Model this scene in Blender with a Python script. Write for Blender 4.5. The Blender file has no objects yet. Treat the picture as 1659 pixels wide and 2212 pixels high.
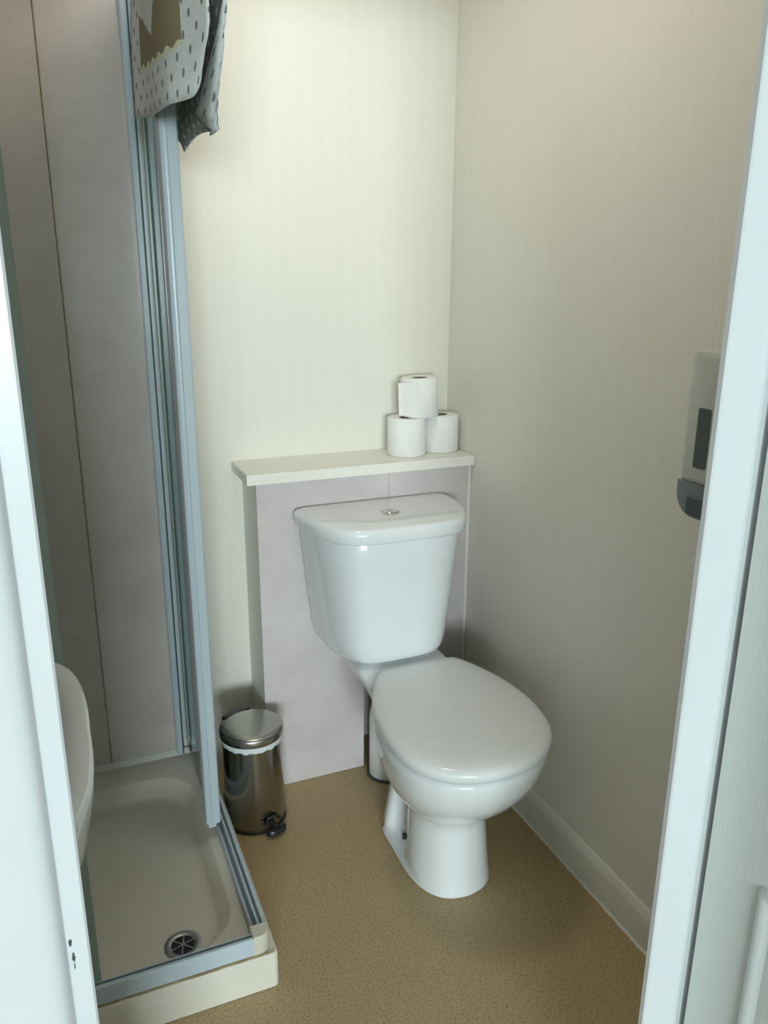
import bpy, bmesh, math, random
from mathutils import Vector, Matrix
random.seed(7)
scn = bpy.context.scene
C = scn.collection
PI = math.pi

# ------------------------------------------------------------------ camera
CAM_H = 1.40
YAW, PITCH, ROLL = math.radians(22.98966), math.radians(16.41005), math.radians(0.31484)
F_PX, IMG_H = 1700.0, 2212.0
cam_d = bpy.data.cameras.new('camera')
cam = bpy.data.objects.new('camera', cam_d)
C.objects.link(cam)
r = Vector((math.cos(YAW), -math.sin(YAW), 0)); fw = Vector((math.sin(YAW), math.cos(YAW), 0)); up = Vector((0, 0, 1))
f2 = fw * math.cos(PITCH) - up * math.sin(PITCH); u2 = up * math.cos(PITCH) + fw * math.sin(PITCH)
r2 = r * math.cos(ROLL) + u2 * math.sin(ROLL); u3 = -r * math.sin(ROLL) + u2 * math.cos(ROLL)
M = Matrix((( r2.x, u3.x, -f2.x, 0), (r2.y, u3.y, -f2.y, 0), (r2.z, u3.z, -f2.z, CAM_H), (0, 0, 0, 1)))
cam.matrix_world = M
cam_d.sensor_fit = 'VERTICAL'; cam_d.sensor_height = 24.0; cam_d.lens = F_PX / IMG_H * 24.0
cam_d.clip_start = 0.02
scn.camera = cam

# ------------------------------------------------------------------ world, daylight, exposure
w = bpy.data.worlds.new('world'); scn.world = w; w.use_nodes = True
w.node_tree.nodes['Background'].inputs[0].default_value = (0.75, 0.9, 1.0, 1)
w.node_tree.nodes['Background'].inputs[1].default_value = 1.0
WIN = (-2.9, -0.3, 0.75, 2.25)            # bedroom window: x0, x1, z0, z1 in the far wall
WIN_Y = -7.0
ld = bpy.data.lights.new('window_daylight', 'AREA')
ld.shape = 'RECTANGLE'; ld.size = WIN[1] - WIN[0] - 0.1; ld.size_y = WIN[3] - WIN[2] - 0.1
ld.energy = 465.0; ld.color = (0.83, 0.97, 1.0)
lo = bpy.data.objects.new('window_daylight', ld); C.objects.link(lo)
lo.location = ((WIN[0] + WIN[1]) / 2, WIN_Y - 0.03, (WIN[2] + WIN[3]) / 2); lo.rotation_euler = (PI / 2, 0, 0)
vs = scn.view_settings
vs.view_transform = 'Standard'; vs.look = 'None'; vs.gamma = 1.0; vs.exposure = 0.1; vs.use_curve_mapping = False

# ------------------------------------------------------------------ materials
class NT:
    def __init__(s, name):
        s.m = bpy.data.materials.new(name); s.m.use_nodes = True
        s.t = s.m.node_tree; s.b = s.t.nodes['Principled BSDF']; s.out = s.t.nodes['Material Output']
    def n(s, typ, **kw):
        nd = s.t.nodes.new(typ)
        for k, v in kw.items(): setattr(nd, k, v)
        return nd
    def l(s, a, b): s.t.links.new(a, b)
    def val(s, x, sock):
        if isinstance(x, (int, float)): sock.default_value = x
        else: s.l(x, sock)
    def math(s, op, a, b=None, c=None):
        nd = s.n('ShaderNodeMath', operation=op)
        for i, x in enumerate((a, b, c)):
            if x is not None: s.val(x, nd.inputs[i])
        return nd.outputs[0]
    def mix(s, fac, a, b):
        nd = s.n('ShaderNodeMix', data_type='RGBA'); s.val(fac, nd.inputs[0])
        for x, k in ((a, 6), (b, 7)):
            if isinstance(x, tuple): nd.inputs[k].default_value = x + (1,) if len(x) == 3 else x
            else: s.l(x, nd.inputs[k])
        return nd.outputs[2]
    def coord(s, which='Object', scale=(1, 1, 1)):
        tc = s.n('ShaderNodeTexCoord'); mp = s.n('ShaderNodeMapping'); mp.inputs['Scale'].default_value = scale
        s.l(tc.outputs[which], mp.inputs[0]); return mp.outputs[0]
    def noise(s, vec, scale, detail=3, rough=0.5):
        nd = s.n('ShaderNodeTexNoise'); nd.inputs['Scale'].default_value = scale
        nd.inputs['Detail'].default_value = detail; nd.inputs['Roughness'].default_value = rough
        s.l(vec, nd.inputs['Vector']); return nd.outputs[0]
    def ramp(s, fac, stops):
        nd = s.n('ShaderNodeValToRGB'); s.l(fac, nd.inputs[0])
        el = nd.color_ramp.elements
        while len(el) < len(stops): el.new(0.5)
        for e, (p, c) in zip(el, stops): e.position = p; e.color = tuple(c) + (1,) if len(c) == 3 else c
        return nd.outputs[0]
    def bump(s, h, strength, dist=0.002):
        nd = s.n('ShaderNodeBump'); nd.inputs['Strength'].default_value = strength; nd.inputs['Distance'].default_value = dist
        s.l(h, nd.inputs['Height']); s.l(nd.outputs[0], s.b.inputs['Normal'])
    def set(s, col=None, rough=None, metal=None, **kw):
        if col is not None:
            if isinstance(col, tuple): s.b.inputs['Base Color'].default_value = col + (1,)
            else: s.l(col, s.b.inputs['Base Color'])
        if rough is not None: s.val(rough, s.b.inputs['Roughness'])
        if metal is not None: s.b.inputs['Metallic'].default_value = metal
        for k, v in kw.items(): s.b.inputs[k].default_value = v
        return s.m

MT = {}
def simple(name, col, rough, metal=0.0, var=0.04, scale=9.0, **kw):
    t = NT(name); v = t.coord('Object'); n = t.noise(v, scale, 4)
    lo_ = tuple(max(0, c * (1 - var)) for c in col); hi = tuple(min(1, c * (1 + var)) for c in col)
    MT[name] = t.set(t.ramp(n, [(0.3, lo_), (0.7, hi)]), rough, metal, **kw); return MT[name]

def wallpaper(name, axis, col):
    t = NT(name); v = t.coord('Object'); sp = t.n('ShaderNodeSeparateXYZ'); t.l(v, sp.inputs[0])
    a = sp.outputs[axis]
    st = t.math('SINE', t.math('MULTIPLY', a, 2 * PI / 0.0115))
    st2 = t.math('SINE', t.math('MULTIPLY', a, 2 * PI / 0.047))
    s = t.math('ADD', t.math('MULTIPLY', st, 0.30), t.math('MULTIPLY', st2, 0.2))
    n = t.noise(v, 3.0, 5)
    f = t.math('ADD', t.math('ADD', s, 0.25), t.math('MULTIPLY', n, 0.5))
    t.set(t.ramp(f, [(0.1, tuple(c * 0.975 for c in col)), (0.9, col)]), 0.42)
    t.bump(st, 0.05, 0.001); t.b.inputs['Specular IOR Level'].default_value = 0.4
    MT[name] = t.m
CREAM = (0.785, 0.765, 0.685)
wallpaper('paper_x', 0, CREAM); wallpaper('paper_y', 1, CREAM)

def marble(name, a, b, rough):
    t = NT(name); v = t.coord('Object')
    n1 = t.noise(v, 4.5, 8, 0.62); n2 = t.noise(v, 17, 6, 0.6)
    f = t.math('ADD', t.math('MULTIPLY', n1, 0.7), t.math('MULTIPLY', n2, 0.3))
    t.b.inputs['Specular IOR Level'].default_value = 0.42
    t.set(t.ramp(f, [(0.34, a), (0.5, tuple((x + y) / 2 for x, y in zip(a, b))), (0.66, b)]), rough)
    MT[name] = t.m
marble('marble', (0.57, 0.52, 0.485), (0.68, 0.63, 0.595), 0.2)
marble('marble_box', (0.575, 0.52, 0.52), (0.67, 0.62, 0.62), 0.3)

def vinyl():
    t = NT('vinyl'); v = t.coord('Object')
    big = t.noise(v, 2.2, 4); vo = t.n('ShaderNodeTexVoronoi'); vo.inputs['Scale'].default_value = 330; t.l(v, vo.inputs['Vector'])
    fine = t.noise(v, 210, 3, 0.7)
    base = t.ramp(big, [(0.3, (0.455, 0.335, 0.17)), (0.7, (0.52, 0.395, 0.215))])
    c1 = t.mix(t.ramp(fine, [(0.5, (0, 0, 0)), (0.66, (0.75, 0.75, 0.75))]), base, (0.21, 0.135, 0.06))
    sp = t.n('ShaderNodeSeparateColor'); t.l(vo.outputs['Color'], sp.inputs[0])
    c2 = t.mix(t.math('MULTIPLY', t.math('GREATER_THAN', sp.outputs[0], 0.86), 0.3), c1, (0.52, 0.41, 0.25))
    t.set(c2, 0.42); t.bump(fine, 0.08, 0.001); MT['vinyl'] = t.m
vinyl()
simple('paint', (0.70, 0.73, 0.74), 0.28, var=0.015)
simple('door_paint', (0.72, 0.75, 0.74), 0.3, var=0.015)
simple('ceiling_paint', (0.82, 0.80, 0.74), 0.7)
simple('bedroom_paint', (0.50, 0.50, 0.48), 0.7)
simple('carpet', (0.30, 0.26, 0.21), 0.95, scale=60, var=0.15)
simple('skirting_paint', (0.73, 0.71, 0.62), 0.4, var=0.03)
simple('ceramic', (0.80, 0.83, 0.84), 0.09, var=0.01, **{'Coat Weight': 0.4, 'Coat Roughness': 0.05})
simple('seat_plastic', (0.78, 0.80, 0.80), 0.16, var=0.01)
simple('tray', (0.77, 0.74, 0.64), 0.16, var=0.03)
simple('shelf_white', (0.83, 0.81, 0.74), 0.35, var=0.01)
simple('alu_white', (0.54, 0.63, 0.69), 0.25, var=0.02)
simple('cream_plastic', (0.66, 0.63, 0.51), 0.3)
simple('seal_dark', (0.06, 0.065, 0.06), 0.5)
simple('seal_clear', (0.36, 0.44, 0.40), 0.25)
simple('silicone', (0.72, 0.73, 0.69), 0.4)
simple('grime_and_gap_shade', (0.33, 0.25, 0.13), 0.7, var=0.3, scale=40)
simple('drain_metal', (0.42, 0.43, 0.42), 0.38, 1.0, var=0.05)
simple('chrome', (0.72, 0.72, 0.70), 0.10, 1.0, var=0.02)
simple('steel', (0.36, 0.355, 0.335), 0.2, 1.0, var=0.03)
simple('steel_lid', (0.46, 0.455, 0.43), 0.26, 1.0, var=0.03)
simple('black_plastic', (0.02, 0.02, 0.02), 0.3)
simple('liner', (0.72, 0.75, 0.76), 0.4)
simple('dark_hole', (0.02, 0.02, 0.02), 0.8)
simple('paper', (0.86, 0.86, 0.84), 0.9, var=0.015, scale=50)
simple('card', (0.30, 0.26, 0.21), 0.9)
simple('disp_white', (0.54, 0.565, 0.50), 0.3, var=0.01)
simple('disp_grey', (0.19, 0.22, 0.225), 0.35)
simple('disp_dark', (0.10, 0.115, 0.115), 0.3)
simple('pvc', (0.72, 0.72, 0.72), 0.25)
simple('chip', (0.07, 0.07, 0.075), 0.7)

def woodgrain_paint():
    t = NT('door_grain'); v = t.coord('Object', (60, 60, 1.6)); n = t.noise(v, 6, 4, 0.6)
    t.set((0.70, 0.73, 0.70), 0.28); t.bump(n, 0.35, 0.0012); MT['door_grain'] = t.m
woodgrain_paint()

def glass():
    t = NT('glass'); tr = t.n('ShaderNodeBsdfTransparent'); tr.inputs[0].default_value = (0.78, 0.86, 0.81, 1)
    gl = t.n('ShaderNodeBsdfGlossy'); gl.inputs['Roughness'].default_value = 0.02; gl.inputs[0].default_value = (0.95, 1, 0.98, 1)
    fr = t.n('ShaderNodeFresnel'); fr.inputs[0].default_value = 1.5
    mx = t.n('ShaderNodeMixShader'); t.l(fr.outputs[0], mx.inputs[0]); t.l(tr.outputs[0], mx.inputs[1]); t.l(gl.outputs[0], mx.inputs[2])
    t.l(mx.outputs[0], t.out.inputs[0]); MT['glass'] = t.m
glass()

# ------------------------------------------------------------------ mesh helpers
def link(name, bm, mat, parent=None, smooth=False, sharp=35):
    me = bpy.data.meshes.new(name)
    bmesh.ops.recalc_face_normals(bm, faces=bm.faces[:])
    bm.to_mesh(me); bm.free()
    mats = mat if isinstance(mat, (list, tuple)) else [mat]
    for m in mats: me.materials.append(MT[m])
    if smooth:
        for p in me.polygons: p.use_smooth = True
        me.set_sharp_from_angle(angle=math.radians(sharp))
    o = bpy.data.objects.new(name, me); C.objects.link(o)
    if parent is not None: o.parent = parent
    return o
def box(bm, x0, x1, y0, y1, z0, z1, bev=0.0, seg=2):
    vs_ = [bm.verts.new((x, y, z)) for x in (x0, x1) for y in (y0, y1) for z in (z0, z1)]
    idx = [(0, 1, 3, 2), (4, 6, 7, 5), (0, 4, 5, 1), (2, 3, 7, 6), (0, 2, 6, 4), (1, 5, 7, 3)]
    fs = [bm.faces.new([vs_[i] for i in q]) for q in idx]
    if bev > 0:
        es = list({e for f_ in fs for e in f_.edges})
        bmesh.ops.bevel(bm, geom=es, offset=bev, segments=seg, affect='EDGES', clamp_overlap=True)
def B(name, dims, mat, parent=None, bev=0.0, seg=2):
    bm = bmesh.new(); box(bm, *dims, bev=bev, seg=seg)
    return link(name, bm, mat, parent, smooth=bev > 0)
def loft(bm, rings, cap0=True, cap1=True, closed=True):
    R = [[bm.verts.new(p) for p in ring] for ring in rings]
    n = len(R[0])
    for a, b in zip(R, R[1:]):
        for i in range(n if closed else n - 1):
            j = (i + 1) % n
            bm.faces.new((a[i], a[j], b[j], b[i]))
    if cap0: bm.faces.new(R[0])
    if cap1: bm.faces.new(R[-1][::-1])
    return R
def circ(cx, cy, z, r_, n=40): return [(cx + r_ * math.cos(2 * PI * i / n), cy + r_ * math.sin(2 * PI * i / n), z) for i in range(n)]
def lathe(bm, cx, cy, prof, n=40, cap0=True, cap1=True):
    loft(bm, [circ(cx, cy, z, r_, n) for r_, z in prof], cap0, cap1)
def prism(bm, poly, axis, a, b):
    """extrude 2-D poly along axis; poly coordinates are the other two axes in x,y,z order"""
    def P(q, t):
        q = list(q); q.insert(axis, t); return q
    loft(bm, [[P(q, a) for q in poly], [P(q, b) for q in poly]])
def tube(bm, pts, rad, n=12, caps=True):
    pts = [Vector(p) for p in pts]; rings = []; u = None
    for i, p in enumerate(pts):
        d = (pts[min(i + 1, len(pts) - 1)] - pts[max(i - 1, 0)]).normalized()
        if u is None: u = d.orthogonal().normalized()
        u = (u - d * u.dot(d)).normalized(); v = d.cross(u)
        rr = rad[i] if isinstance(rad, (list, tuple)) else rad
        rings.append([p + (u * math.cos(2 * PI * k / n) + v * math.sin(2 * PI * k / n)) * rr for k in range(n)])
    loft(bm, rings, caps, caps)
def catmull(pts, sub):
    out = []
    for i in range(len(pts) - 1):
        p0 = pts[max(i - 1, 0)]; p1 = pts[i]; p2 = pts[i + 1]; p3 = pts[min(i + 2, len(pts) - 1)]
        for k in range(sub):
            t = k / sub
            out.append(tuple(0.5 * (2 * b + (c - a) * t + (2 * a - 5 * b + 4 * c - d) * t * t + (3 * b - a - 3 * c + d) * t ** 3) for a, b, c, d in zip(p0, p1, p2, p3)))
    out.append(tuple(pts[-1])); return out
def resample(pts, n):
    L = [0]
    for a, b in zip(pts, pts[1:]): L.append(L[-1] + math.dist(a, b))
    out = []; j = 0
    for i in range(n):
        s = L[-1] * i / (n - 1)
        while j < len(L) - 2 and L[j + 1] < s: j += 1
        t = (s - L[j]) / max(1e-9, L[j + 1] - L[j])
        out.append(tuple(a + (b - a) * t for a, b in zip(pts[j], pts[j + 1])))
    return out
def half_ring(half, n=32):
    """half outline (w, y) from front centre to back centre -> closed list of (x, y)"""
    h = resample(catmull(half, 6), n)
    return [(w_, y) for w_, y in h] + [(-w_, y) for w_, y in h[-2:0:-1]]
def tag(o, label, cat, group=None):
    o['label'] = label; o['category'] = cat
    if group: o['group'] = group
    return o
def struct(o): o['kind'] = 'structure'; return o
def empty(name, loc, label, cat, group=None):
    o = bpy.data.objects.new(name, None); C.objects.link(o); o.location = loc; o.empty_display_size = 0.05
    return tag(o, label, cat, group)
def adopt(parent):
    """parts are modelled in room coordinates: keep them there under an Empty that stands at the thing's base"""
    for ch in parent.children:
        ch.matrix_parent_inverse = Matrix.Translation(-parent.location)

# ------------------------------------------------------------------ room shell
XL, XR, YF, YN, YB, ZC = -0.485, 1.078, 0.722, 0.662, 2.068, 2.32
OPL, OPR, OPZ = -0.06, 0.765, 2.02       # lining faces of the door opening
BX0, BX1, BY0 = -3.5, 2.4, WIN_Y          # bedroom
struct(B('floor', (XL, XR, YN, YB, -0.06, 0.0), 'vinyl'))
struct(B('wall_back', (XL - 0.1, XR + 0.1, YB, YB + 0.1, -0.06, ZC), 'paper_x'))
struct(B('wall_right', (XR, XR + 0.1, YN, YB, -0.06, ZC), 'paper_y'))
struct(B('wall_left', (XL - 0.1, XL, YN, YB, -0.06, ZC), 'paper_y'))
struct(B('ceiling', (XL - 0.1, XR + 0.1, YN, YB + 0.1, ZC, ZC + 0.06), 'ceiling_paint'))
LN = 0.028                                 # lining thickness
bm = bmesh.new()
box(bm, BX0, OPL, YN, YF, -0.06, ZC); box(bm, OPR, BX1, YN, YF, -0.06, ZC); box(bm, OPL, OPR, YN, YF, OPZ, ZC)
struct(link('wall_front', bm, 'bedroom_paint'))
struct(B('floor_bedroom', (BX0, BX1, BY0, YN, -0.06, 0.0), 'carpet'))
struct(B('ceiling_bedroom', (BX0, BX1, BY0, YN, ZC, ZC + 0.06), 'bedroom_paint'))
struct(B('wall_bedroom_left', (BX0 - 0.1, BX0, BY0, YN, -0.06, ZC), 'bedroom_paint'))
struct(B('wall_bedroom_right', (BX1, BX1 + 0.1, BY0, YN, -0.06, ZC), 'bedroom_paint'))
bm = bmesh.new()
box(bm, BX0, WIN[0], BY0 - 0.1, BY0, -0.06, ZC); box(bm, WIN[1], BX1, BY0 - 0.1, BY0, -0.06, ZC)
box(bm, WIN[0], WIN[1], BY0 - 0.1, BY0, -0.06, WIN[2]); box(bm, WIN[0], WIN[1], BY0 - 0.1, BY0, WIN[3], ZC)
struct(link('wall_bedroom_window', bm, 'bedroom_paint'))
win = struct(B('window_1', (WIN[0] - 0.05, WIN[1] + 0.05, BY0 - 0.02, BY0 + 0.06, WIN[2] - 0.04, WIN[2]), 'paint', bev=0.006))
for nm, d in (('window_frame', (WIN[0], WIN[0] + 0.05, BY0 - 0.025, BY0 + 0.01, WIN[2], WIN[3])), ('window_frame', (WIN[1] - 0.05, WIN[1], BY0 - 0.025, BY0 + 0.01, WIN[2], WIN[3])),
              ('window_frame', (WIN[0], WIN[1], BY0 - 0.025, BY0 + 0.01, WIN[3] - 0.05, WIN[3])), ('window_mullion', ((WIN[0] + WIN[1]) / 2 - 0.03, (WIN[0] + WIN[1]) / 2 + 0.03, BY0 - 0.025, BY0 + 0.01, WIN[2], WIN[3]))):
    B(nm, d, 'paint', win, bev=0.004)

# wall panels of the shower (tongue-and-groove boards proud of the plaster)
wb = bpy.data.objects['wall_back']; wl = bpy.data.objects['wall_left']
PT = 0.008
for a, b in ((XL + PT, -0.20), (-0.20, 0.05), (0.05, 0.2445)):
    B('shower_panel', (a + 0.0012, b - 0.0012, YB - PT, YB + 0.002, 0.07, ZC - 0.002), 'marble', wb, bev=0.002, seg=3)
for x in (-0.20, 0.05):
    B('panel_tongue', (x - 0.006, x + 0.006, YB - 0.003, YB + 0.002, 0.07, ZC - 0.002), 'grime_and_gap_shade', wb)  # dark colour puts the gap shade between the boards into this strip
for a, b in ((1.27, 1.54), (1.54, 1.80), (1.80, YB - PT)):
    B('shower_panel', (XL - 0.002, XL + PT, a + 0.0012, b - 0.0012, 0.07, ZC - 0.002), 'marble', wl, bev=0.002, seg=3)

# skirting on the right wall and the short piece between shower and boxing
sk = [(1.063, 0.0), (1.063, 0.076), (1.0645, 0.082), (1.0725, 0.0945), (XR + 0.001, 0.0965), (XR + 0.001, 0.0)]
bm = bmesh.new(); prism(bm, sk, 1, YF, 1.915)
br = struct(link('baseboard_right', bm, 'skirting_paint', smooth=True, sharp=30))
bm = bmesh.new()
N = 60
ring0 = []
for i in range(N + 1):                      # ragged sealant bead along the floor
    y = YF + 0.002 + (1.905 - YF) * i / N; d = 0.0035 + 0.0025 * random.random()
    ring0.append([(1.0635, y, 0.0), (1.063 - d, y, 0.0), (1.063 - d * 0.5, y, 0.003), (1.0635, y, 0.0055)])
loft(bm, ring0); link('sealant_bead', bm, 'skirting_paint', br, smooth=True)
sk = [(YB - 0.013, 0.0), (YB - 0.013, 0.078), (YB - 0.006, 0.094), (YB + 0.001, 0.0955), (YB + 0.001, 0.0)]
bm = bmesh.new(); prism(bm, sk, 0, 0.325, 0.46)
struct(link('baseboard_back', bm, 'skirting_paint', smooth=True, sharp=30))

# ------------------------------------------------------------------ door frame and door
YT = 0.6497                                # face of the frame boards
bm = bmesh.new(); prism(bm, [(-0.0225, YT), (-0.0205, YT + 0.002), (-0.0205, YT + 0.009), (-0.044, 0.672), (OPL, 0.672), (OPL, YN), (-0.125, YN), (-0.125, YT)], 2, 0.0, OPZ)
tl = struct(link('trim_1', bm, 'paint', smooth=True, sharp=30))
bm = bmesh.new(); prism(bm, [(0.679, YT), (0.677, YT + 0.002), (0.677, YT + 0.009), (0.700, 0.672), (OPR, 0.672), (OPR, YN), (0.86, YN), (0.86, YT + 0.006), (0.750, YT + 0.006), (0.7475, YT + 0.005), (0.742, YT + 0.001), (0.732, YT)], 2, 0.0, OPZ)
tr_ = struct(link('trim_2', bm, 'paint', smooth=True, sharp=40))
bm = bmesh.new(); box(bm, -0.125, 0.86, YT, YN, OPZ, OPZ + 0.07, bev=0.002)
struct(link('trim_3', bm, 'paint', smooth=True))
bm = bmesh.new(); x_in, y0 = -0.0405, YT
prism(bm, [(x_in, y0), (x_in - 0.001, y0 - 0.006), (x_in - 0.004, y0 - 0.011), (x_in - 0.010, y0 - 0.0145), (x_in - 0.018, y0 - 0.0155), (x_in - 0.075, y0 - 0.0155), (x_in - 0.085, y0 - 0.010), (x_in - 0.088, y0)], 2, 0.0, OPZ + 0.07)
struct(link('trim_4', bm, 'paint', smooth=True, sharp=50))
# chipped paint near the foot of the left stop
def chip(cx, z, ww, hh, sd):
    random.seed(sd); bm = bmesh.new(); n = 14
    pts = [(ww * (0.6 + 0.6 * random.random()) * math.cos(2 * PI * i / n), hh * (0.6 + 0.6 * random.random()) * math.sin(2 * PI * i / n)) for i in range(n)]
    loft(bm, [[(cx + a, YT - 0.0005, z + b) for a, b in pts], [(cx + a, YT + 0.0006, z + b) for a, b in pts]])
    link('paint_chip', bm, 'chip', tl)
chip(-0.0365, 0.812, 0.0017, 0.0045, 1); chip(-0.0352, 0.795, 0.0014, 0.0062, 2); chip(-0.0352, 0.785, 0.0006, 0.004, 4)

# the open door, swung out against the hall
DX0, DX1, DH = 0.7500, 0.7900, 0.6470
door = struct(B('door_1', (DX0, DX1, DH - 0.70, DH, 0.006, OPZ - 0.004), 'door_grain', bev=0.003))
def door_panel(y0, y1, z0, z1):
    bm = bmesh.new()
    def rr(inset, x):
        a0, a1, b0, b1, q = y0 + inset, y1 - inset, z0 + inset, z1 - inset, max(0.004, 0.012 - inset * 0.3)
        o = []
        for cy, cz, st in ((a1 - q, b1 - q, 0), (a0 + q, b1 - q, 90), (a0 + q, b0 + q, 180), (a1 - q, b0 + q, 270)):
            for k in range(5):
                t = math.radians(st + 22.5 * k); o.append((x, cy + q * math.cos(t), cz + q * math.sin(t)))
        return o
    loft(bm, [rr(0, DX0 + 0.002), rr(0, DX0 - 0.0008), rr(0.005, DX0 - 0.0052), rr(0.010, DX0 - 0.0056), rr(0.016, DX0 - 0.003), rr(0.024, DX0 + 0.0005)])
    link('door_panel', bm, 'door_paint', door, smooth=True, sharp=60)
for z0, z1 in ((0.16, 0.684), (0.90, 1.85)):
    door_panel(DH - 0.33, DH - 0.086, z0, z1); door_panel(DH - 0.62, DH - 0.37, z0, z1)
for z in (0.25, 1.0, 1.78):
    bm = bmesh.new(); lathe(bm, DX1 + 0.004, DH + 0.004, [(0.0045, z - 0.04), (0.0045, z + 0.04)], 12); link('hinge', bm, 'chrome', door, smooth=True)

# ------------------------------------------------------------------ shower tray
tray = empty('shower_tray', (-0.083, 1.667, 0), 'square cream shower tray with low rim and chrome waste on the floor', 'shower tray')
TX0, TX1, TY0, TY1, TZ, TB = XL + 0.001, 0.3095, 1.266, YB - PT - 0.0005, 0.085, 0.046
def rrect(x0, x1, y0, y1, q, z, k=10):
    o = []
    for cx, cy, st in ((x1 - q, y1 - q, 0), (x0 + q, y1 - q, 90), (x0 + q, y0 + q, 180), (x1 - q, y0 + q, 270)):
        for i in range(k + 1):
            t = math.radians(st + 90 * i / k); o.append((cx + q * math.cos(t), cy + q * math.sin(t), z))
    return o
bm = bmesh.new()
loft(bm, [rrect(TX0, TX1, TY0, TY1, 0.012, 0.0005), rrect(TX0, TX1, TY0, TY1, 0.012, TZ - 0.006), rrect(TX0 + 0.002, TX1 - 0.002, TY0 + 0.002, TY1 - 0.002, 0.012, TZ - 0.001),
          rrect(TX0 + 0.006, TX1 - 0.006, TY0 + 0.006, TY1 - 0.006, 0.012, TZ),
          rrect(-0.40, 0.247, 1.325, 1.966, 0.11, TZ), rrect(-0.397, 0.243, 1.329, 1.962, 0.107, TZ - 0.003), rrect(-0.375, 0.222, 1.35, 1.93, 0.095, TB + 0.005),
          rrect(-0.365, 0.213, 1.358, 1.921, 0.09, TB + 0.001), rrect(-0.35, 0.198, 1.372, 1.905, 0.085, TB), rrect(-0.1, 0.0, 1.6, 1.7, 0.03, TB - 0.003)])
link('tray_body', bm, 'tray', tray, smooth=True, sharp=50)
# raised sealed upstand where the tray meets the wall boards
bm = bmesh.new(); prism(bm, [(TY1 + 0.0, TZ - 0.004), (TY1 - 0.012, TZ - 0.001), (TY1 - 0.008, TZ + 0.006), (TY1 + 0.0, TZ + 0.014)], 0, XL + 0.009, 0.262)
link('sealant_bead', bm, 'silicone', tray, smooth=True)
# grimy line along front of rail
bm = bmesh.new(); rings = []
for i in range(61):
    x = TX0 + 0.004 + (0.298 - TX0) * i / 60; d = 0.0025 + 0.002 * random.random()
    rings.append([(x, 1.2735, TZ - 0.0005), (x, 1.2735 - d, TZ - 0.0002), (x, 1.2735 - d, TZ + 0.0006), (x, 1.2735, TZ + 0.0025)])
loft(bm, rings); link('grimy_sealant', bm, 'grime_and_gap_shade', tray, smooth=True)
# waste
dr = (0.136, 1.398)
bm = bmesh.new(); lathe(bm, *dr, [(0.0385, TB - 0.004), (0.0385, TB + 0.0015), (0.036, TB + 0.003), (0.029, TB + 0.0026), (0.025, TB + 0.0008), (0.025, TB - 0.004)], 40, True, False)
drain = link('drain', bm, 'drain_metal', tray, smooth=True)
bm = bmesh.new(); lathe(bm, *dr, [(0.0245, TB - 0.002), (0.0245, TB + 0.0005)], 32); link('drain_well', bm, 'dark_hole', drain)
bm = bmesh.new()
for k in range(3):
    t = PI * k / 3 + 0.3; cx, sx = math.cos(t), math.sin(t); h = 0.0017
    prism_pts = [(dr[0] + cx * a - sx * b, dr[1] + sx * a + cx * b) for a, b in ((-0.025, -h), (0.025, -h), (0.025, h), (-0.025, h))]
    prism(bm, prism_pts, 2, TB, TB + 0.0018 + 0.0001 * k)
lathe(bm, *dr, [(0.0055, TB), (0.0055, TB + 0.0026)], 16)
link('drain_grate', bm, 'drain_metal', drain)
adopt(tray)

# ------------------------------------------------------------------ shower enclosure
enc = empty('shower_enclosure', (0.27, 1.29, TZ), 'corner-entry shower enclosure with pale blue aluminium frame and sliding glass doors', 'shower screen')
RT = 0.127; TOP = 2.06
# side rail: channel with two tracks
sp = [(0.2665, TZ), (0.2665, TZ + 0.030), (0.2685, TZ + 0.030), (0.2685, TZ + 0.012), (0.2775, TZ + 0.012), (0.2775, RT), (0.2805, RT), (0.2805, TZ + 0.022), (0.2885, TZ + 0.022), (0.2885, RT), (0.2945, RT), (0.2965, RT - 0.003), (0.2965, TZ)]
bm = bmesh.new(); prism(bm, sp, 1, 1.308, YB - 0.0085); link('bottom_rail', bm, 'alu_white', enc)
fp = [(1.2735, TZ), (1.2735, RT - 0.002), (1.2755, RT), (1.281, RT), (1.281, TZ + 0.022), (1.289, TZ + 0.022), (1.289, RT - 0.002), (1.292, RT - 0.002), (1.292, TZ + 0.012), (1.300, TZ + 0.012), (1.300, TZ)]
bm = bmesh.new(); prism(bm, fp, 0, XL + 0.009, 0.2605); link('bottom_rail', bm, 'alu_white', enc)
def corner(z0, z1, nm):
    bm = bmesh.new(); o = [(0.2605, 1.309), (0.2605, 1.2725)]
    for i in range(9):
        t = -PI / 2 + PI / 2 * i / 8; o.append((0.2725 + 0.0255 * math.cos(t), 1.298 + 0.0255 * math.sin(t)))
    o.append((0.298, 1.309))
    loft(bm, [[(a, b, z0) for a, b in o], [(a, b, z1 - 0.003) for a, b in o], [(0.279 + (a - 0.279) * 0.88, 1.29 + (b - 1.29) * 0.88, z1) for a, b in o]])
    return link(nm, bm, 'cream_plastic', enc, smooth=True, sharp=40)
corner(TZ, RT + 0.003, 'corner_cap'); corner(TOP - 0.045, TOP, 'corner_cap')
B('top_rail', (0.2655, 0.2965, 1.308, YB - 0.0085, TOP - 0.04, TOP - 0.002), 'alu_white', enc, bev=0.003)
B('top_rail', (XL + 0.009, 0.2605, 1.272, 1.302, TOP - 0.04, TOP - 0.002), 'alu_white', enc, bev=0.003)
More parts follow.
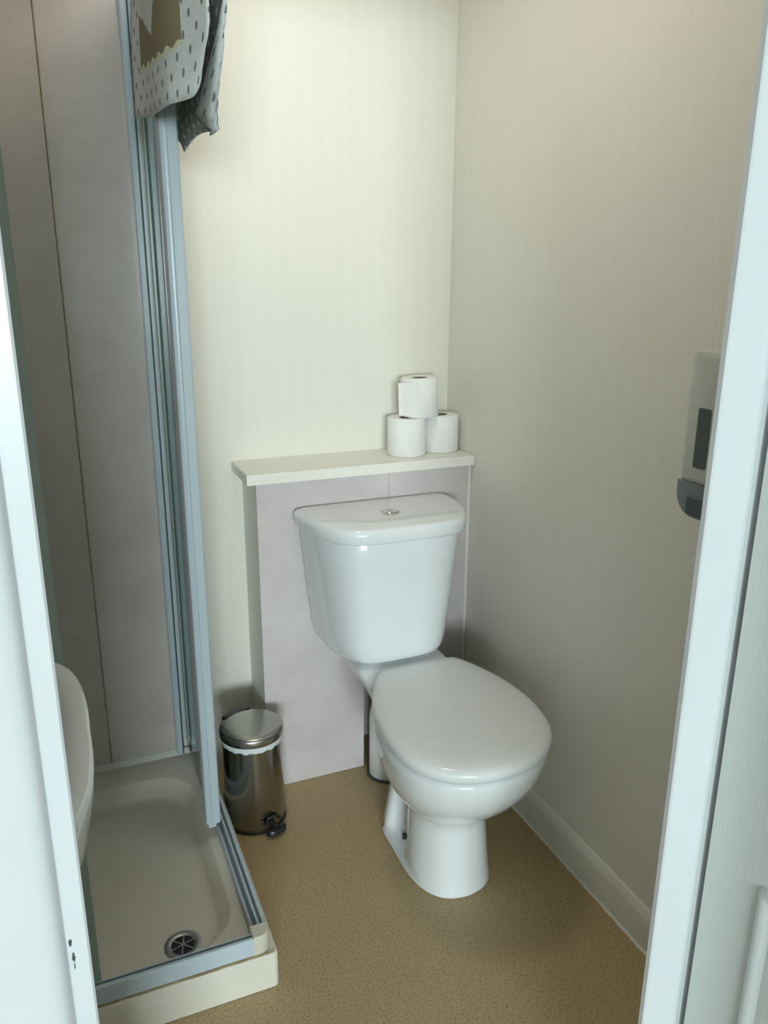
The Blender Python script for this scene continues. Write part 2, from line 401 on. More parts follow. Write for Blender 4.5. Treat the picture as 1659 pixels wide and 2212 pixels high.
# wall profile
bm = bmesh.new()
prism(bm, [(0.2265, YB - 0.0085), (0.2265, YB - 0.028), (0.230, YB - 0.032), (0.241, YB - 0.032), (0.243, YB - 0.029), (0.243, YB - 0.0085)], 2, TZ + 0.012, TOP - 0.04)
link('wall_profile', bm, 'alu_white', enc, smooth=True, sharp=30)
B('seal', (0.243, 0.2465, YB - 0.026, YB - 0.0085, TZ + 0.005, TOP - 0.04), 'seal_dark', enc)
B('wall_profile', (0.2468, 0.2525, YB - 0.028, YB - 0.0005, TZ + 0.043, TOP - 0.04), 'alu_white', enc, bev=0.001)
B('wall_profile', (0.2795, 0.2885, YB - 0.022, YB - 0.0005, TZ + 0.043, TOP - 0.04), 'alu_white', enc, bev=0.001)
# fixed pane (outer track) and sliding door (inner track) of the side
B('glass_pane', (0.2820, 0.2860, 1.745, YB - 0.022, TZ + 0.024, TOP - 0.04), 'glass', enc)
sd = B('sliding_door', (0.2555, 0.2600, 1.665, 2.032, TZ + 0.035, TOP - 0.045), 'glass', enc)
bm = bmesh.new()
prism(bm, [(0.2385, 1.690), (0.2385, 1.662), (0.2405, 1.657), (0.246, 1.654), (0.2495, 1.6535), (0.2505, 1.656), (0.2525, 1.656), (0.2535, 1.653), (0.262, 1.653), (0.2715, 1.655), (0.2745, 1.659), (0.2745, 1.690)], 2, TZ + 0.043, TOP - 0.042)
link('door_stile', bm, 'alu_white', sd, smooth=True, sharp=30)
B('door_guide', (0.2445, 0.262, 1.658, 1.682, TZ + 0.0315, TZ + 0.043), 'alu_white', sd)
B('door_roller', (0.262, 0.2735, 1.668, 1.688, TZ + 0.0315, TZ + 0.043), 'black_plastic', sd)
# front: fixed pane and sliding door pushed to the left
B('glass_pane', (XL + 0.02, -0.075, 1.2835, 1.2875, TZ + 0.024, TOP - 0.04), 'glass', enc)
sf = B('sliding_door', (-0.40, -0.047, 1.294, 1.298, TZ + 0.02, TOP - 0.045), 'glass', enc)
B('door_seal', (-0.050, -0.0275, 1.2925, 1.2995, TZ + 0.022, TOP - 0.045), 'seal_clear', sf, bev=0.002)
B('door_guide', (-0.0345, -0.0285, 1.2935, 1.2985, TZ + 0.013, TZ + 0.035), 'seal_dark', sf)
B('wall_profile', (XL + 0.0085, XL + 0.03, 1.274, 1.300, TZ + 0.043, TOP - 0.04), 'alu_white', enc, bev=0.002)
adopt(enc)

# ------------------------------------------------------------------ boxing with shelf
BXL, BYF, SZ = 0.457, 1.912, 0.903
boxing = empty('pipe_boxing', (0.77, 1.99, 0), 'low marble-effect pipe boxing with white shelf top behind the toilet', 'boxing')
def notch_panel(x0, x1):
    """board of the boxing front; an arched notch clears the soil pipe"""
    bm = bmesh.new(); cx, hw, zt = 0.802, 0.052, 0.262
    lo_x, hi_x = max(x0, cx - hw), min(x1, cx + hw)
    arch = lambda x: zt + hw * 0.8 * math.sqrt(max(0, 1 - ((x - cx) / hw) ** 2))
    cut = [(lo_x + (hi_x - lo_x) * i / 14, arch(lo_x + (hi_x - lo_x) * i / 14)) for i in range(15)]
    prof = [(x0, SZ)]
    if lo_x > x0: prof += [(x0, 0.001), (lo_x, 0.001)]
    prof += cut
    if hi_x < x1: prof += [(hi_x, 0.001), (x1, 0.001)]
    prof.append((x1, SZ))
    prism(bm, prof, 1, BYF, BYF + 0.009)
    return link('front_panel', bm, 'marble_box', boxing)
notch_panel(BXL, 0.8246); notch_panel(0.8254, XR - 0.009)
B('side_panel', (BXL, BXL + 0.009, BYF + 0.0092, YB - 0.0005, 0.001, SZ), 'paper_y', boxing)
B('corner_trim', (XR - 0.0095, XR - 0.0005, BYF - 0.006, BYF + 0.006, 0.10, SZ), 'shelf_white', boxing, bev=0.002)
B('shelf', (0.4285, XR - 0.001, 1.888, YB - 0.0005, SZ + 0.0002, SZ + 0.027), 'shelf_white', boxing, bev=0.0018)
adopt(boxing)
SHELF = SZ + 0.0272

# ------------------------------------------------------------------ toilet
wc = empty('toilet', (0.78, 1.55, 0), 'white ceramic close-coupled toilet with lid down and dual flush button', 'toilet')
PX = 0.786; CX = 0.769
LID = [(0, 1.176), (0.06, 1.183), (0.115, 1.207), (0.155, 1.245), (0.18, 1.29), (0.194, 1.35), (0.198, 1.42), (0.189, 1.50), (0.170, 1.575), (0.142, 1.645), (0.122, 1.683), (0.111, 1.696), (0.095, 1.700), (0.05, 1.702), (0, 1.702)]
RISE = 0.014
SKEW = 0.055                                # the pan sits slightly askew of the cistern
EGG = half_ring([(a / 0.198, (b - 1.176) / 0.526) for a, b in LID])
PED = half_ring([(0, 0), (0.33, 0.018), (0.60, 0.065), (0.81, 0.15), (0.94, 0.26), (0.98, 0.38), (0.84, 0.54), (0.62, 0.63), (0.50, 0.73), (0.62, 0.82), (0.95, 0.87), (0.99, 0.93), (0.9, 0.99), (0.5, 1.0), (0, 1.0)])
PEDF = half_ring([(0, 0), (0.33, 0.018), (0.60, 0.065), (0.81, 0.15), (0.94, 0.26), (1.0, 0.4), (1.0, 0.54), (0.99, 0.64), (0.98, 0.72), (0.98, 0.80), (0.98, 0.87), (0.97, 0.93), (0.9, 0.99), (0.5, 1.0), (0, 1.0)])
def pring(z, w_, yf, yb, e, k):
    """e: 1 egg outline, 0 pedestal; k: waist amount"""
    out = []
    for (a, b), (c, d), (c2, d2) in zip(EGG, PED, PEDF):
        c_, d_ = c2 + (c - c2) * k, d2 + (d - d2) * k
        x, y = c_ + (a - c_) * e, d_ + (b - d_) * e
        if e < 0.3 and d_ > 0.76: x *= 1 - 0.34 * min(1, max(0, z - 0.02) / 0.17)     # rear web leans in towards the top
        yy = yf + y * (min(yb, 1.68) - yf)
        out.append((PX + x * w_ * (1 - 0.03 * e) + (yy - 1.40) * SKEW * min(1, z / 0.25), yy, z + RISE * max(0, z - 0.2) / 0.2))
    return out
bm = bmesh.new()
loft(bm, [pring(0.001, 0.102, 1.330, 1.635, 0, 0), pring(0.006, 0.104, 1.328, 1.636, 0, 0.0), pring(0.014, 0.1035, 1.330, 1.636, 0, 0.2), pring(0.026, 0.103, 1.332, 1.638, 0, 0.75), pring(0.05, 0.100, 1.335, 1.640, 0, 1.0), pring(0.09, 0.098, 1.338, 1.648, 0, 1.0), pring(0.13, 0.096, 1.341, 1.656, 0, 1.0),
          pring(0.165, 0.096, 1.345, 1.664, 0.05, 0.9), pring(0.190, 0.099, 1.342, 1.668, 0.15, 0.6), pring(0.207, 0.108, 1.330, 1.672, 0.4, 0.3), pring(0.222, 0.122, 1.310, 1.676, 0.7, 0), pring(0.245, 0.142, 1.280, 1.68, 0.9, 0),
          pring(0.275, 0.162, 1.248, 1.685, 1, 0), pring(0.310, 0.179, 1.219, 1.69, 1, 0), pring(0.345, 0.189, 1.199, 1.695, 1, 0), pring(0.380, 0.194, 1.188, 1.70, 1, 0), pring(0.394, 0.194, 1.187, 1.70, 1, 0), pring(0.400, 0.189, 1.193, 1.695, 1, 0), pring(0.400, 0.12, 1.27, 1.66, 1, 0), pring(0.33, 0.09, 1.31, 1.62, 1, 0)])
pan = link('pan', bm, 'ceramic', wc, smooth=True, sharp=75)
# rear deck that carries the cistern
def deck(z, hw, yf, yb, q=0.03): return rrect(PX - 0.01 - hw, PX - 0.01 + hw, yf, yb, q, z, 6)
bm = bmesh.new()
loft(bm, [deck(0.22, 0.058, 1.60, 1.70), deck(0.295, 0.062, 1.60, 1.735), deck(0.335, 0.068, 1.60, 1.83), deck(0.365, 0.085, 1.60, 1.87), deck(0.395, 0.108, 1.60, 1.88), deck(0.42, 0.122, 1.62, 1.885), deck(0.434, 0.124, 1.66, 1.887), deck(0.440, 0.120, 1.68, 1.884), deck(0.452, 0.10, 1.72, 1.87)])
link('pan_deck', bm, 'ceramic', wc, smooth=True, sharp=75)
bm = bmesh.new(); lathe(bm, PX - 0.0665, 1.548, [(0.0062, 0.020), (0.0062, 0.034), (0.004, 0.037)], 12); 
link('fixing_screw', bm, 'seal_dark', wc)
def lidring(z, s, sy=None):
    sy = s if sy is None else sy
    ys = [1.42 + (1.178 + b * 0.497 - 1.42) * sy for a, b in EGG]
    return [(PX + 0.001 + a * 0.192 * s + (y - 1.40) * SKEW, y, z + RISE) for (a, b), y in zip(EGG, ys)]
bm = bmesh.new(); loft(bm, [lidring(0.4015, 0.94), lidring(0.409, 0.95), lidring(0.4125, 0.94)]); link('seat', bm, 'seat_plastic', wc, smooth=True, sharp=50)
bm = bmesh.new(); loft(bm, [lidring(0.4115, 0.965), lidring(0.4105, 0.990), lidring(0.413, 1.0), lidring(0.424, 1.0), lidring(0.431, 0.988), lidring(0.4365, 0.95), lidring(0.4405, 0.86), lidring(0.4435, 0.68), lidring(0.445, 0.4), lidring(0.4455, 0.12)])
link('seat_lid', bm, 'seat_plastic', wc, smooth=True, sharp=75)
for s in (-1, 1):
    bm = bmesh.new(); tube(bm, [(PX + 0.012 + s * 0.045, 1.680, 0.433), (PX + 0.012 + s * 0.08, 1.680, 0.433)], 0.008, 14); link('hinge', bm, 'seat_plastic', wc, smooth=True)
CIS = half_ring([(0, 1.640), (0.08, 1.642), (0.135, 1.652), (0.172, 1.682), (0.203, 1.74), (0.219, 1.80), (0.224, 1.86), (0.222, 1.893), (0.208, 1.906), (0.15, 1.9085), (0, 1.909)])
def cring(z, sx, dyf, s=1.0):
    out = []
    for a, y in CIS:
        t = (1.909 - y) / 0.269
        out.append((CX + a * sx, 1.9085 - t * (0.269 - dyf) - (1 - s) * 0.13, z))
    return out
bm = bmesh.new()
loft(bm, [cring(0.4515, 0.52, 0.10, 0.75), cring(0.4535, 0.64, 0.07, 0.85), cring(0.461, 0.725, 0.048, 0.95), cring(0.475, 0.765, 0.040, 0.985), cring(0.50, 0.79, 0.036), cring(0.60, 0.845, 0.030), cring(0.72, 0.90, 0.022), cring(0.80, 0.935, 0.016), cring(0.806, 0.92, 0.02)])
link('cistern', bm, 'ceramic', wc, smooth=True, sharp=75)
bm = bmesh.new()
def lring(z, s): return [(CX + a * s, 1.775 + (y - 1.775) * s, z) for a, y in CIS]
loft(bm, [lring(0.7935, 0.955), lring(0.7935, 0.985), lring(0.797, 0.995), lring(0.815, 1.0), lring(0.823, 0.99), lring(0.8285, 0.965), lring(0.831, 0.92), lring(0.832, 0.6), lring(0.8325, 0.2)])
cl = link('cistern_lid', bm, 'ceramic', wc, smooth=True, sharp=75)
bm = bmesh.new(); lathe(bm, CX - 0.003, 1.765, [(0.0245, 0.829), (0.0245, 0.835), (0.0225, 0.8365), (0.0205, 0.8355), (0.0200, 0.834)], 36)
fb = link('flush_button', bm, 'chrome', cl, smooth=True)
for s in (-1, 1):
    bm = bmesh.new(); n = 16; rr = 0.0192
    o = [(CX - 0.003 + s * (0.0006 + rr * math.cos(-PI / 2 + PI * i / n)), 1.765 + rr * math.sin(-PI / 2 + PI * i / n)) for i in range(n + 1)]
    prism(bm, o, 2, 0.833, 0.8375); link('button_half', bm, 'chrome', fb)
adopt(wc)

# soil pipe behind the pan
sp_ = empty('soil_pipe', (0.802, 1.866, 0), 'white plastic soil pipe elbow entering the floor behind the toilet', 'pipe')
bm = bmesh.new()
path = [(0.802, 1.859, 0.002), (0.802, 1.859, 0.08), (0.802, 1.859, 0.17)]
for i in range(1, 9):
    t = PI / 2 * i / 8; path.append((0.802 - 0.004 * i / 8, 1.859 - 0.075 * (1 - math.cos(t)), 0.17 + 0.075 * math.sin(t)))
path.append((0.795, 1.742, 0.245))
tube(bm, path, 0.052, 28)
link('elbow', bm, 'pvc', sp_, smooth=True)
bm = bmesh.new(); lathe(bm, 0.802, 1.859, [(0.0522, 0.0008), (0.0600, 0.0008), (0.0585, 0.004), (0.0522, 0.006)], 32); link('floor_gasket', bm, 'seal_dark', sp_, smooth=True)
bm = bmesh.new(); tube(bm, [(0.796, 1.7595, 0.245), (0.796, 1.7655, 0.245), (0.796, 1.7755, 0.245), (0.796, 1.7815, 0.245)], [0.0535, 0.0575, 0.0575, 0.0535], 28); link('collar', bm, 'pvc', sp_, smooth=True)
adopt(sp_)

# ------------------------------------------------------------------ pedal bin
bx, by = 0.394, 1.812
pb = empty('pedal_bin', (bx, by, 0), 'small steel pedal bin with white liner beside the shower', 'bin')
bm = bmesh.new(); lathe(bm, bx, by, [(0.081, 0.001), (0.0835, 0.002), (0.0835, 0.010), (0.081, 0.012)], 48); link('base', bm, 'black_plastic', pb, smooth=True)
bm = bmesh.new(); lathe(bm, bx, by, [(0.081, 0.011), (0.082, 0.013), (0.0795, 0.13), (0.0765, 0.253), (0.0745, 0.255)], 56); link('body', bm, 'steel', pb, smooth=True)
bm = bmesh.new(); rings = []
for r_, z, amp in ((0.077, 0.242, 0.0), (0.0785, 0.2415, 0.003), (0.0805, 0.251, 0.001), (0.0805, 0.259, 0.0), (0.076, 0.2595, 0.0)):
    rings.append([(bx + r_ * math.cos(2 * PI * i / 64), by + r_ * math.sin(2 * PI * i / 64), z + amp * math.sin(i * 1.7) * math.sin(i * 0.31 + 1)) for i in range(64)])
loft(bm, rings); link('bin_liner', bm, 'liner', pb, smooth=True)
bm = bmesh.new(); lathe(bm, bx, by, [(0.076, 0.2590), (0.0822, 0.2590), (0.0832, 0.261), (0.0832, 0.275), (0.0815, 0.2795), (0.077, 0.2825), (0.064, 0.286), (0.04, 0.2885), (0.012, 0.2895)], 56)
link('lid', bm, 'steel_lid', pb, smooth=True, sharp=50)
fd = Vector((0.33, -0.944, 0)).normalized(); sdv = Vector((-fd.y, fd.x, 0))
def loc(a, b, z): p = Vector((bx, by, 0)) + fd * (a - 0.0035 * (1 if a > 0 else -1)) + sdv * b; return (p.x, p.y, z)
bm = bmesh.new()     # rear hinge block
o = [(-0.0865, -0.034), (-0.083, -0.040), (-0.074, -0.040), (-0.074, 0.040), (-0.083, 0.040), (-0.0865, 0.034), (-0.0925, 0.015), (-0.0925, -0.015)]
loft(bm, [[loc(a, b, 0.235) for a, b in o], [loc(a, b, 0.2830) for a, b in o], [loc(a * 0.97, b * 0.95, 0.285) for a, b in o]])
link('hinge', bm, 'black_plastic', pb, smooth=True, sharp=30)
bm = bmesh.new()
tube(bm, [loc(0.082, 0.0, 0.022), loc(0.092, 0.0, 0.024), loc(0.104, 0, 0.021)], [0.007, 0.007, 0.006], 12)
ped = link('pedal_arm', bm, 'black_plastic', pb, smooth=True)
bm = bmesh.new(); o = []
for i in range(13):
    t = -PI / 2 + PI * i / 12; o.append((0.100 + 0.020 * math.cos(t), 0.031 * math.sin(t)))
loft(bm, [[loc(a, b, 0.009) for a, b in o], [loc(a, b, 0.018) for a, b in o], [loc(0.104 + (a - 0.104) * 0.8, b * 0.88, 0.022) for a, b in o]])
link('pedal', bm, 'black_plastic', pb, smooth=True, sharp=50)
bm = bmesh.new()
tube(bm, [loc(0.083 , -0.022 , 0.030)] + [loc(0.0875, 0.022 * math.sin(-PI / 2 + PI * i / 8), 0.030 + 0.015 * math.cos(-PI / 2 + PI * i / 8)) for i in range(9)] + [loc(0.083, 0.022, 0.030)], 0.004, 10)
link('pedal_surround', bm, 'black_plastic', pb, smooth=True)
adopt(pb)

# ------------------------------------------------------------------ toilet rolls
def roll(name_loc, label, tilt=0.0, flap=None, r_=0.0545, h=0.105):
    o = empty('toilet_roll', name_loc, label, 'toilet roll', 'toilet rolls on the shelf')
    bm = bmesh.new()
    loft(bm, [circ(0, 0, z, q, 48) for q, z in ((0.021, 0.002), (r_ - 0.003, 0.0), (r_, 0.003), (r_, h - 0.003), (r_ - 0.003, h), (0.0225, h - 0.001), (0.021, h - 0.004))] , False, False)
    link('paper', bm, 'paper', o, smooth=True, sharp=50)
    bm = bmesh.new(); loft(bm, [circ(0, 0, z, q, 32) for q, z in ((0.0212, 0.001), (0.0212, h - 0.002), (0.0197, h - 0.002), (0.0197, 0.001))], False, False)
    link('core', bm, 'card', o, smooth=True, sharp=50)
    bm = bmesh.new(); lathe(bm, 0, 0, [(0.0196, 0.0005), (0.0196, 0.003)], 24); link('core_bottom', bm, 'card', o)
    if flap:
        bm = bmesh.new(); rows = []; a = math.radians(flap); rad = r_ + 0.0008
        for k in range(11):
            t = k / 10
            q = Vector((rad * math.cos(a), rad * math.sin(a))) + Vector((math.sin(a), -math.cos(a))) * (0.056 * t) + Vector((math.cos(a), math.sin(a))) * (0.004 * math.sin(t * 5))
            z0, z1 = 0.006 + 0.004 * t, h - 0.004 - 0.006 * t
            rows.append([(q.x, q.y, z0 + (z1 - z0) * j / 4) for j in range(5)] + [(q.x + 0.0006 * math.cos(a), q.y + 0.0006 * math.sin(a), z0 + (z1 - z0) * j / 4) for j in range(4, -1, -1)])
        loft(bm, rows); link('loose_sheet', bm, 'paper', o, smooth=True)
    o.rotation_euler = (0, tilt, 0)
    return o
roll((0.908, 1.982, SHELF), 'white toilet roll standing on the shelf, left of the bottom pair')
roll((1.0195, 1.999, SHELF), 'white toilet roll on the shelf nearest the right wall')
roll((0.951, 1.987, SHELF + 0.1055), 'white toilet roll with loose sheet balanced on top of two others', math.radians(-2.2), flap=243, h=0.108, r_=0.052)

# ------------------------------------------------------------------ soap dispenser
sdn = empty('soap_dispenser', (XR, 0.953, 1.02), 'white wall soap dispenser with grey push lever beside the door frame', 'soap dispenser')
DF = 0.975; yc = 0.953; hwid = 0.059
def drr(x, y0, y1, z0, z1, q):
    return [(x, b, c) for b, c, _ in [(p[0], p[1], 0) for p in rrect(y0, y1, z0, z1, q, 0, 6)]]
bm = bmesh.new()
loft(bm, [drr(XR - 0.0005, yc - hwid, yc + hwid, 1.075, 1.295, 0.012), drr(DF + 0.012, yc - hwid, yc + hwid, 1.075, 1.295, 0.012), drr(DF + 0.003, yc - hwid + 0.003, yc + hwid - 0.003, 1.077, 1.292, 0.012), drr(DF, yc - hwid + 0.010, yc + hwid - 0.010, 1.082, 1.285, 0.012)])
link('body', bm, 'disp_white', sdn, smooth=True, sharp=40)
bm = bmesh.new(); loft(bm, [drr(DF + 0.002, yc - 0.0005, yc + 0.0265, 1.104, 1.203, 0.004), drr(DF - 0.0012, yc - 0.0005, yc + 0.0265, 1.104, 1.203, 0.004)]); link('level_window', bm, 'disp_dark', sdn)
def lev(x, inset=0.0):
    o = []; y0, y1, z0, z1 = yc - hwid + inset, yc + hwid - inset, 1.016 + inset, 1.0765
    o += [(x, y1, z1), (x, y0, z1)]
    q = 0.04
    for cy, st in ((y0 + q, 180), (y1 - q, 270)):
        for i in range(9):
            t = math.radians(st + 90 * i / 8); o.append((x, cy + q * math.cos(t), z0 + q + q * math.sin(t)))
    return o
bm = bmesh.new(); loft(bm, [lev(XR - 0.0005), lev(DF + 0.006), lev(DF - 0.001, 0.003), lev(DF - 0.003, 0.008)]); link('push_lever', bm, 'disp_grey', sdn, smooth=True, sharp=40)
bm = bmesh.new(); loft(bm, [drr(DF, yc - 0.028, yc + 0.028, 1.024, 1.052, 0.004), drr(DF - 0.0042, yc - 0.028, yc + 0.028, 1.024, 1.052, 0.004)]); link('finger_pad', bm, 'disp_dark', sdn)
bm = bmesh.new(); loft(bm, [drr(DF + 0.002, yc - 0.02, yc - 0.0135, 1.095, 1.1015, 0.003), drr(DF - 0.001, yc - 0.02, yc - 0.0135, 1.095, 1.1015, 0.003)]); link('lock', bm, 'disp_dark', sdn)
adopt(sdn)

# ------------------------------------------------------------------ wash basin on the left wall
wbn = empty('washbasin', (-0.30, 0.955, 0), 'white ceramic pedestal washbasin half hidden behind the left door frame', 'washbasin')
BZ = 0.84; yc = 0.983
BAS = [(0.0, 0.0), (0.07, 0.0), (0.14, -0.007), (0.195, -0.024), (0.233, -0.055), (0.250, -0.10), (0.254, -0.18), (0.255, -0.30), (0.255, -0.40), (0.25, -0.47), (0.22, -0.482), (0.10, -0.484), (0, -0.484)]
BR = half_ring(BAS)      # (along y, x offset from front)
def bring(z, sx, sy, ox=0.0, front=0.002): 
    return [(front + ox + (b + 0.24) * sx - 0.24, yc + a * sy, z) for a, b in BR]
bm = bmesh.new()
loft(bm, [bring(0.62, 0.40, 0.36, -0.10), bring(0.635, 0.58, 0.60, -0.075), bring(0.665, 0.76, 0.80, -0.045), bring(0.71, 0.90, 0.92, -0.02), bring(0.76, 0.97, 0.98, -0.005), bring(0.81, 0.995, 0.995, -0.001), bring(0.83, 1, 1), bring(0.838, 0.995, 0.995), bring(BZ, 0.98, 0.98), bring(BZ - 0.001, 0.90, 0.92), bring(BZ - 0.012, 0.82, 0.87), bring(0.78, 0.72, 0.80, 0.01), bring(0.72, 0.55, 0.60, 0.01), bring(0.695, 0.25, 0.25, 0.01)])
link('bowl', bm, 'ceramic', wbn, smooth=True, sharp=75)
bm = bmesh.new()
loft(bm, [rrect(-0.42, -0.24, yc - 0.10, yc + 0.10, 0.05, 0.001), rrect(-0.41, -0.25, yc - 0.085, yc + 0.085, 0.05, 0.05), rrect(-0.40, -0.26, yc - 0.075, yc + 0.075, 0.05, 0.35), rrect(-0.42, -0.25, yc - 0.09, yc + 0.09, 0.05, 0.64)])
link('pedestal', bm, 'ceramic', wbn, smooth=True, sharp=60)
for s in (-1, 1):
    bm = bmesh.new(); tube(bm, [(-0.44, yc + s * 0.1, BZ - 0.012), (-0.44, yc + s * 0.1, BZ + 0.06), (-0.43, yc + s * 0.1, BZ + 0.075), (-0.36, yc + s * 0.1, BZ + 0.07), (-0.345, yc + s * 0.1, BZ + 0.055)], [0.014, 0.013, 0.012, 0.010, 0.009], 14); tp = link('tap', bm, 'chrome', wbn, smooth=True)
adopt(wbn)

# ------------------------------------------------------------------ tea towel over the side rail
def towel_mats():
    def dots(t, u, v, pu, pv, rad):
        """staggered elongated dots -> 0/1"""
        row = t.math('DIVIDE', v, pv); sh = t.math('MULTIPLY', t.math('MODULO', t.math('FLOOR', row), 2.0), 0.5)
        a = t.math('SUBTRACT', t.math('FRACT', t.math('ADD', t.math('DIVIDE', u, pu), sh)), 0.5)
        b = t.math('SUBTRACT', t.math('FRACT', row), 0.5)
        d = t.math('ADD', t.math('POWER', t.math('MULTIPLY', a, pu / rad), 2), t.math('POWER', t.math('MULTIPLY', b, pv / (rad * 1.1)), 2))
        return t.math('LESS_THAN', d, 1.0)
    t = NT('towel_front'); uvn = t.n('ShaderNodeUVMap'); sp = t.n('ShaderNodeSeparateXYZ'); t.l(uvn.outputs[0], sp.inputs[0]); u, v = sp.outputs[0], sp.outputs[1]
    fab = t.noise(t.coord('UV'), 160, 3)
    base = t.ramp(fab, [(0.3, (0.60, 0.64, 0.62)), (0.7, (0.72, 0.76, 0.74))])
    c = t.mix(dots(t, u, v, 0.056, 0.0235, 0.0055), base, (0.20, 0.23, 0.23))
    wav = t.math('MULTIPLY', t.math('SINE', t.math('MULTIPLY', u, 2 * PI / 0.055)), 0.0035)
    vb = t.math('ADD', v, wav)
    vb = t.math('ADD', vb, t.math('MULTIPLY', u, 0.03))
    inu = t.math('MULTIPLY', t.math('GREATER_THAN', u, 0.075), t.math('LESS_THAN', u, 0.385))
    inp = t.math('MULTIPLY', inu, t.math('GREATER_THAN', vb, 0.088)); inl = t.math('MULTIPLY', inu, t.math('GREATER_THAN', vb, 0.080))
    inp2 = t.math('MULTIPLY', inp, t.math('LESS_THAN', v, 0.24)); inl2 = t.math('MULTIPLY', inl, t.math('LESS_THAN', v, 0.246))
    c = t.mix(inl2, c, (0.66, 0.66, 0.48)); c = t.mix(inp2, c, (0.255, 0.215, 0.125))
    # pale ragged wedge printed in the panel
    rag = t.math('MULTIPLY', t.noise(t.coord('UV', (1, 0.3, 1)), 60, 3), 0.05)
    cu = t.math('ABSOLUTE', t.math('SUBTRACT', u, t.math('SUBTRACT', 0.20, t.math('MULTIPLY', t.math('SUBTRACT', v, 0.12), 0.84))))
    wd = t.math('MULTIPLY', t.math('SUBTRACT', v, 0.117), 1.6)
    fe = t.math('MULTIPLY', inp2, t.math('LESS_THAN', t.math('ADD', cu, rag), t.math('ADD', wd, 0.018)))
    c = t.mix(fe, c, (0.62, 0.66, 0.63))
    t.set(c, 0.9); t.bump(fab, 0.2, 0.001); MT['towel_front'] = t.m
    t = NT('towel_back'); uvn = t.n('ShaderNodeUVMap'); sp = t.n('ShaderNodeSeparateXYZ'); t.l(uvn.outputs[0], sp.inputs[0]); u, v = sp.outputs[0], sp.outputs[1]
    fab = t.noise(t.coord('UV'), 160, 3)
    base = t.ramp(fab, [(0.3, (0.25, 0.27, 0.25)), (0.7, (0.33, 0.35, 0.325))])
    t.set(t.mix(t.math('MULTIPLY', dots(t, u, v, 0.046, 0.022, 0.0055), 0.9), base, (0.78, 0.82, 0.78)), 0.9); MT['towel_back'] = t.m
towel_mats()
def lerp(a, b, t): return a + (b - a) * t
NU = 44
rows = []      # (points, v)
ZT = TOP + 0.004
def sm(t): t = max(0, min(1, t)); return t * t * (3 - 2 * t)
nv = 22
for k in range(nv + 1):                       # inner fall, bottom -> top
    s = k / nv; zb = 1.693; pts = []
    for i in range(NU + 1):
        u = i / NU
        yr = lerp(1.300, 1.385, (1 - sm(s * 4.5)) ** 1.5)     # rounded near corner
        bend = max(0, (u - 0.62) / 0.38)
        y = lerp(1.765, 1.47, min(1, u / 0.62)) if u < 0.62 else lerp(1.47, yr, bend)
        xb = lerp(0.2125, 0.2345, min(1, u / 0.62)) + 0.035 * bend ** 1.2 ; xt = 0.2600
        x = lerp(xb, xt, s ** 3) + 0.004 * math.sin(u * 9.0) * (1 - s)
        z = zb + (ZT - zb) * s + (1 - s) * (0.010 * (1 - u) ** 2 - 0.011 * math.sin(u * PI) - 0.010 * u) + (0.018 * max(0, (u - 0.86) / 0.14) ** 2) * (1 - s) ** 3
        pts.append((x, y, z))
    rows.append((pts, (ZT - zb) * s))
vt = ZT - 1.693
for k in range(1, 6):                         # over the rail
    a = PI * k / 6
    rows.append(([(0.281 - 0.021 * math.cos(a), lerp(1.765, 1.30, i / NU), ZT + 0.012 * math.sin(a)) for i in range(NU + 1)], vt + 0.01 * k))
def plan(s):                                  # outer fall, s: 0 top .. 1 bottom ; polyline near the rail turning back on itself at the near end
    fl = 0.085 * sm((s - 0.62) / 0.3); yn = 1.30 + 0.011 * min(1, s / 0.64) + 0.16 * max(0, (s - 0.64) / 0.36) ** 1.6
    y0 = lerp(1.765, 1.86, sm(s / 0.4)) - 0.10 * sm((s - 0.88) / 0.12)
    base = [(0.3005, y0), (0.302, 1.66), (0.303, 1.52), (0.3015, 1.42), (0.301, yn + 0.03), (0.3, yn + 0.008), (0.298, yn)]
    fold = [(0.2955 - 0.02 * fl, yn + 0.002 + 0.02 * fl), (0.2955 - 0.04 * fl, yn + 0.005 + 0.35 * fl), (0.2955 - 0.03 * fl, yn + 0.008 + 0.65 * fl), (0.2955 - 0.04 * fl, yn + 0.010 + fl)]
    return resample(catmull(base + fold, 6), NU + 1)
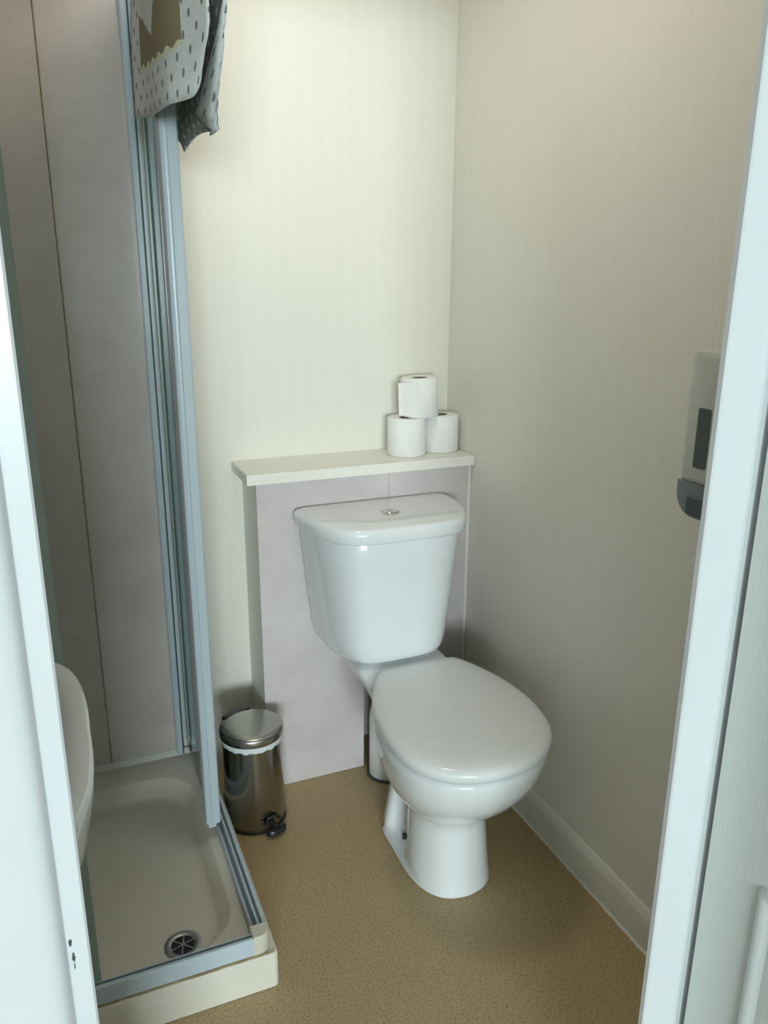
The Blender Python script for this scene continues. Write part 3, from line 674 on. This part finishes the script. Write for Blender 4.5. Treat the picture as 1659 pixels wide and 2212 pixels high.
for k in range(nv + 1):
    s = k / nv; P = plan(s); zb = 1.648
    if k == 0:
        P = [(0.302, lerp(1.765, 1.30, i / NU)) for i in range(NU + 1)]
    pts = []
    for i in range(NU + 1):
        u = i / NU; x, y = P[i]
        z = ZT + (zb - ZT) * s + s ** 3 * (0.03 * max(0, (u - 0.80) / 0.20) + 0.01 * math.sin(u * 7))
        pts.append((x + (0.002 if k else 0), y, z))
    rows.append((pts, vt + 0.06 + (ZT - zb) * s))
bm = bmesh.new(); uvl = bm.loops.layers.uv.new('UVMap')
V = [[bm.verts.new(p) for p in pts] for pts, _ in rows]
for a in range(len(V) - 1):
    for i in range(NU):
        f_ = bm.faces.new((V[a][i], V[a][i + 1], V[a + 1][i + 1], V[a + 1][i]))
        for lp, (ii, aa) in zip(f_.loops, ((i, a), (i + 1, a), (i + 1, a + 1), (i, a + 1))):
            lp[uvl].uv = (0.5 * ii / NU, rows[aa][1])
        f_.smooth = True
me = bpy.data.meshes.new('tea_towel'); bm.to_mesh(me); bm.free()
for m_ in ('towel_front', 'towel_back'): me.materials.append(MT[m_])
tw = bpy.data.objects.new('tea_towel', me); C.objects.link(tw)
so = tw.modifiers.new('thickness', 'SOLIDIFY'); so.thickness = 0.0022; so.offset = 0.0; so.material_offset = 1; so.material_offset_rim = 0
tag(tw, 'patterned towel with spotted border and dark reverse hanging over the shower rail', 'towel')

# ------------------------------------------------------------------ added fill lamp, an unseen source that brightens the shower room
cf = empty('added_fill_light', (0.42, 1.40, ZC), 'round opal fill lamp added on the shower room ceiling, out of view', 'lamp')
bm = bmesh.new(); lathe(bm, 0, 0, [(0.15, -0.0005), (0.15, -0.02), (0.145, -0.022)], 48); link('base', bm, 'shelf_white', cf, smooth=True)
bm = bmesh.new(); lathe(bm, 0, 0, [(0.143, -0.0225), (0.14, -0.045), (0.12, -0.062), (0.08, -0.072), (0.02, -0.075)], 48)
t = NT('opal'); t.set((0.9, 0.88, 0.8), 0.4); t.b.inputs['Emission Color'].default_value = (1.0, 0.95, 0.86, 1); t.b.inputs['Emission Strength'].default_value = 20.0; MT['opal'] = t.m
link('diffuser', bm, 'opal', cf, smooth=True)
